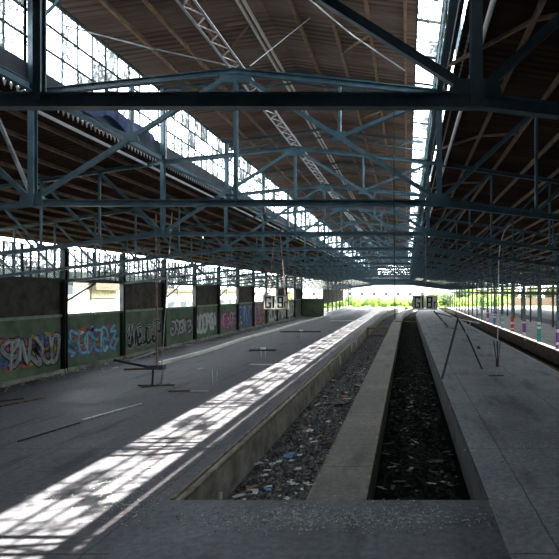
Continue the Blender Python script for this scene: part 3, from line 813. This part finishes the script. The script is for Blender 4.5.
def scrap(sz, thick=.015):
    m = MB(); n = 3; vs = []; fs = []
    for i in range(n + 1):
        for j in range(n + 1):
            vs.append(((i / n - .5) * sz + random.uniform(-.1, .1) * sz, (j / n - .5) * sz * .8 + random.uniform(-.1, .1) * sz, abs(random.gauss(0, .12)) * sz))
    N = len(vs); vs += [(a, b, c + thick) for a, b, c in vs]
    for i in range(n):
        for j in range(n):
            a = i * (n + 1) + j; fs.append((a, a + 1, a + n + 2, a + n + 1)); fs.append((a + N, a + n + 1 + N, a + n + 2 + N, a + 1 + N))
    edge = [j for j in range(n + 1)] + [i * (n + 1) + n for i in range(1, n + 1)] + [n * (n + 1) + j for j in range(n - 1, -1, -1)] + [i * (n + 1) for i in range(n - 1, 0, -1)]
    for i in range(len(edge)):
        a, b = edge[i], edge[(i + 1) % len(edge)]; fs.append((a, b, b + N, a + N))
    return m.add(vs, fs)
protos = {}
def litter(kind, mat, x, y, z, sz, label, group, name, cat, elong=1):
    key = (name, mat, random.randrange(3))
    if key not in protos:
        o = scrap(1.0, .05).build(name, M[mat]); protos[key] = o
    else: o = protos[key].copy(); COL.objects.link(o)
    o.location = (x, y, z); o.scale = (sz * elong, sz, sz * .7); o.rotation_euler = (0, 0, random.uniform(0, 6.28)); tag(o, label, cat, group)
    return o
for i in range(170):
    y = 12.3 + 30 * random.random() ** 1.8; x = random.uniform(-5.2, -2.6); q_ = random.random()
    if q_ < .72: litter(0, 'paper', x, y, -1.16, random.uniform(.06, .24), 'pale paper scrap in the rubbish of the left track bed', 'paper scraps in the left track bed', 'paper_scrap', 'litter', random.choice((1, 1.6)))
    elif q_ < .9: litter(0, 'cardboard', x, y, -1.16, random.uniform(.12, .34), 'brown cardboard scrap in the rubbish of the left track bed', 'cardboard scraps in the left track bed', 'cardboard_scrap', 'litter')
    else: litter(0, 'black', x, y, -1.16, random.uniform(.14, .36), 'black plastic scrap in the rubbish of the left track bed', 'plastic scraps in the left track bed', 'plastic_scrap', 'litter')
for i in range(120):
    y = 12.3 + 26 * random.random() ** 1.4; x = random.uniform(-.85, 1.7)
    litter(0, 'gravel' if i % 4 else 'rubble', x, y, -1.12, random.uniform(.06, .2), 'dull %s scrap on the floor of the right track pit' % ('grey' if i % 4 else 'pale'), '%s scraps in the right track pit' % ('grey' if i % 4 else 'pale'), 'litter_scrap', 'litter', random.choice((1, 2, 2.6)))
for j, (px, py, mt, sz, lb) in enumerate(((290, 456, 'bluebag', .42, 'blue plastic bag among the rubbish in the left track bed'), (268, 490, 'bluebag', .22, 'small blue plastic scrap near the front of the left track bed'), (344, 399, 'red', .4, 'red plastic scrap on a dark heap in the left track bed'), (340, 403, 'black', 1.0, 'dark heap of sheeting in the left track bed'), (310, 431, 'paper', .3, 'white torn sheet in the middle of the left track bed'), (259, 464, 'paper', .26, 'white cup-like scrap by the blue bag in the left track bed'), (502, 499, 'paper', .07, 'tiny white scrap at the corner of the right track pit'), (525, 340, 'paper', .2, 'white scrap on the far right platform'), (201, 369, 'paper', .3, 'small white scrap right of the pole stand'), (116, 368, 'paper', .3, 'white scrap left of the pole stand'))):
    z_ = -1.1 if 230 < px < 360 and py > 385 else .0
    p = gp(px, py, z_); litter(0, mt, p.x, p.y, z_ + (.12 if mt == 'red' else 0.005), sz, lb, None, 'litter_scrap' if mt != 'bluebag' else 'plastic_bag', 'litter', 1.3)
for i in range(46):
    p = gp(0, 0 + 300 + 1); y = 11 + 30 * random.random() ** 1.5; x = -7.4 + random.gauss(0, .8)
    litter(0, 'glassshard', x, y, .004, random.uniform(.04, .14), 'flat debris shard lying in the sunlit strip of the left platform', 'debris shards in the sunlit strip', 'debris_shard', 'litter', 1.8)
for i in range(30):
    y = random.uniform(26, 80)
    litter(0, random.choice(('paper', 'wood')), XL + random.uniform(.5, 2.2), y, .004, random.uniform(.12, .4), 'rubbish scrap strewn along the foot of the graffiti wall', 'rubbish along the graffiti wall', 'litter_scrap', 'litter')
tag(MB().tube([gp(478, 349) + Vector((0, 0, .1)), gp(478, 349) + Vector((.12, .05, .12))], .16, 10).build('round_lump', M['black'], base=True), 'small round black lump on the right platform by the bar prop', 'lump')

# small bulbs under the roof
for (px, py, Y, w) in ((203, 238, 24.7, 'left of the hanging Gl 9r sign'), (429, 237, 24.7, 'above the hanging Gl 8r sign'), (517, 214, 18.2, 'by the bent pole top'), (458, 154, 18.2, 'just below the black beam at the right')):
    x, y, z_ = ph(px, py, Y); t = thing('ceiling_bulb', (x, y, z_), 'tiny white bulb %s' % w, 'lamp', 'small white bulbs')
    m = MB(); n = 8
    for i in range(4):
        pass
    m.tube([(x, y, z_), (x, y, z_ + .06)], .03, 8); m.build('bulb', M['lamp'], t)
    MB().tube([(x, y, z_ + .06), (x, y, z_ + .12)], .04, 8).build('bulb_holder', M['dark'], t)
    MB().tube([(x, y, z_ + .12), (x, y, EYE + hc_top(x - XC))], .008, 4).build('flex', M['dark'], t)
# tarp below left clerestory
tm = MB(); vs = []; fs = []; n = 14
for i in range(n + 1):
    y = 13.5 + i * .28
    for j in range(5): vs.append((-9.0 + .16 + .05 * math.sin(i * 1.3 + j), y, EYE + 5.5 - j * .1 * (1 + .4 * math.sin(i * .9))))
for i in range(n):
    for j in range(4): a = i * 5 + j; fs.append((a, a + 1, a + 6, a + 5))
N = len(vs); vs += [(x + .02, y, z) for x, y, z in vs]; fs += [tuple(v + N for v in f) for f in fs]
tag(MB().add(vs, fs).build('tarpaulin', M['tarp'], base=True), 'dark blue tarpaulin hanging below the left high windows', 'tarp')

# ---------------------------------------------------------------- outside
def foliage(name, c, rx, ry, rz, n, mat, label, group, leaf=.35, trunk=0, cat='bush'):
    loc = Vector(c); m = MB()
    lumps = [(Vector((random.uniform(-.6, .6) * rx, random.uniform(-.6, .6) * ry, random.uniform(.25, .75) * rz)), random.uniform(.35, .6)) for _ in range(9)]
    for _ in range(n):
        lc, lr = random.choice(lumps); d = Vector([random.gauss(0, 1) for _ in range(3)]).normalized()
        p = loc + Vector((0, 0, trunk)) + lc + Vector((d.x * rx, d.y * ry, d.z * rz * .7)) * lr * random.uniform(.75, 1.05)
        if p.z < loc.z: p.z = loc.z + random.random() * .3
        a = Vector([random.gauss(0, 1) for _ in range(3)]).normalized(); b = a.orthogonal().normalized(); s = leaf * random.uniform(.6, 1.3)
        m.add([p - a * s, p + b * s * .5, p + a * s, p - b * s * .5], [(0, 1, 2, 3)])
    if trunk:
        t = thing(name, loc, label, cat, group); m.build('foliage', M[mat], t)
        k = MB(); k.tube([loc, loc + Vector((.1, 0, trunk + rz * .6))], .16, 8)
        for _ in range(5): k.tube([loc + Vector((0, 0, trunk * .8)), loc + Vector((random.uniform(-.7, .7) * rx, random.uniform(-.7, .7) * ry, trunk + rz * .8))], .07, 6)
        k.build('trunk', M['bark'], t); return t
    return tag(m.build(name, M[mat], loc=loc), label, cat, group)
random.seed(11)
for i in range(17):
    Y = 168 + 7 * (i % 2); px = 326 + i * 7.6; x = (px - 407) * Y / F
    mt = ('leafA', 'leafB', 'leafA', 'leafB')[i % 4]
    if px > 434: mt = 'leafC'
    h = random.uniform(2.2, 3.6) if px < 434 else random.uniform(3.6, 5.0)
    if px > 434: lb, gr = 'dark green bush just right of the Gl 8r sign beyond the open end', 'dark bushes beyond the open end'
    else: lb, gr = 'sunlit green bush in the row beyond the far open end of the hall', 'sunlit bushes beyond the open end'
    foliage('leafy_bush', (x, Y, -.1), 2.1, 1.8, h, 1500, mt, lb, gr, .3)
for i in range(9):
    x = 9 + i * 3.2; Y = 172 + (i % 3) * 5
    foliage('leafy_bush', (x, Y, -.1), 3.4, 2.4, random.uniform(3, 5), 900, ('leafB', 'leafA')[i % 2], 'bush beyond the open end seen between the right columns', 'bushes behind the right columns', .35)
for i in range(8):
    foliage('leafy_bush', (-24 - (i % 3) * 2, 108 + i * 8, -.3), 2.6, 3.2, random.uniform(3.5, 5.5), 1300, ('leafB', 'leafA', 'leafC')[i % 3], 'green bush outside the far left openings', 'bushes outside the far left openings', .3)
for i in range(9):
    foliage('leafy_tree', (51.5 + (i % 2) * 1.5, 30 + i * 14, -.3), 5, 6, 6.0, 1600, ('leafA', 'leafB')[i % 2], 'leafy tree outside to the right beyond the back row of columns', 'trees outside to the right', .5, 1.5, 'tree')
def branch(m, p, d, L, r, depth):
    q = p + d * L; m.tube([p, q], r, 5)
    if depth == 0: return
    for _ in range(3):
        nd = (d + Vector([random.gauss(0, .55) for _ in range(3)]) + Vector((0, 0, .1))).normalized(); branch(m, p + d * L * random.uniform(.55, 1), nd, L * .72, r * .6, depth - 1)
for i in range(9):
    m = MB(); loc = Vector((-46 - (i % 2) * 4, 36 + i * 10, -.3)); branch(m, loc, Vector((0, 0, 1)), 4.2, .3, 5)
    t = thing('bare_tree', loc, 'dark twiggy tree outside seen through the dirty window band of the left wall', 'tree', 'trees behind the left wall'); m.build('trunk', M['postwall'], t)

for i in range(12):
    x = 20 + i * 4.4; foliage('leafy_tree', (x, 192 + 6 * (i % 2), -.1), 3.0, 2.6, random.uniform(6, 8), 1500, ('leafC', 'leafB', 'leafC')[i % 3], 'tall tree far off between the right columns beyond the end of the hall', 'far trees between the right columns', .4, .8, 'tree')
tag(MB().box(13, 85, 187.0, 187.4, -.1, 2.9).build('boundary_wall', M['wood'], base=True), 'low brown boundary wall far beyond the right columns', 'wall')
# pale building beyond the end
bd = thing('long_building', (-10, 235, -.1), 'long pale building standing beyond the bushes at the open end', 'building')
MB().box(-80, 40, 232, 246, -.1, 12).build('facade', M['pale'], bd)
MB().box(-81, 41, 231.4, 247, 12, 12.6).build('roof', M['shedroof'], bd)
for i in range(20):
    x = -72 + i * 5.6; w = MB().box(x, x + 1.5, 231.9, 232.1, 3.4, 4.9).build('window', M['windowdark'], bd)
bd = thing('timber_shed', (-31, 51, -.3), 'pale yellow boarded shed outside the first opening in the left wall', 'building')
m = MB()
for i in range(50):
    y = 40 + i * .45; m.box(-31.04 - (.04 if i % 2 else 0), -30.95, y, y + .41, 3.8, 6.3)
m.build('facade', M['yellow'], bd)
MB().box(-36, -31.1, 40, 62.5, -.3, 6.3).build('facade', M['yellow'], bd)
MB().box(-31.1, -30.8, 40, 62.5, -.3, 3.75).build('plinth', M['pale'], bd)
MB().box(-36.4, -30.4, 39.6, 63, 6.3, 6.9).build('roof', M['postwall'], bd)
for y in (44.6, 56.0): MB().box(-30.97, -30.9, y, y + 1.7, 4.8, 6.1).build('window', M['windowdark'], bd)
MB().box(-30.95, -30.2, 48.6, 53.4, 5.2, 6.2).build('canopy', M['bark'], bd)
bd = thing('low_depot', (-34, 80, -.3), 'pale low depot outside the farther openings in the left wall', 'building')
MB().box(-40, -34, 66, 104, -.3, 5).build('facade', M['pale'], bd); MB().box(-40.5, -33.5, 65.5, 104.5, 5, 5.5).build('roof', M['shedroof'], bd)
for i in range(9): MB().box(-34.03, -33.95, 67 + i * 4, 69 + i * 4, 2, 3.6).build('window', M['windowdark'], bd)
bd = thing('long_building', (60, 90, -.3), 'brown building outside to the right behind the trees', 'building')
MB().box(60, 70, 20, 190, -.3, 9).build('facade', M['woodface'], bd); MB().box(59.5, 70.5, 19.5, 190.5, 9, 9.5).build('roof', M['shedroof'], bd)
for i in range(20): MB().box(59.9, 60.05, 26 + i * 8, 29 + i * 8, 3, 5).build('window', M['windowdark'], bd)

# ---------------------------------------------------------------- light
w = bpy.data.worlds.new('World'); S.world = w; w.use_nodes = True
bg = w.node_tree.nodes['Background']; bg.inputs[0].default_value = (.90, .96, 1.0, 1); bg.inputs[1].default_value = 10.0
sun = bpy.data.lights.new('sun', 'SUN'); sun.energy = 42; sun.color = (1, .90, .78); sun.angle = math.radians(.6)
so = bpy.data.objects.new('sun', sun); COL.objects.link(so); so.location = (30, 0, 40)
so.rotation_euler = Vector((-.744, -.25, -1)).to_track_quat('-Z', 'Y').to_euler()
cam = bpy.data.cameras.new('camera'); co = bpy.data.objects.new('camera', cam); COL.objects.link(co)
co.location = (0, 0, EYE); co.rotation_euler = (math.pi / 2, 0, 0)
cam.sensor_fit = 'HORIZONTAL'; cam.sensor_width = 36; cam.lens = 36 * F / 559
cam.shift_x = -(407 - 279.5) / 559; cam.shift_y = (292 - 279.5) / 559
cam.clip_end = 1000; cam.clip_start = .05
S.camera = co
S.view_settings.view_transform = 'Standard'; S.view_settings.look = 'None'; S.view_settings.gamma = 1
S.view_settings.exposure = 0.12; S.view_settings.use_curve_mapping = False
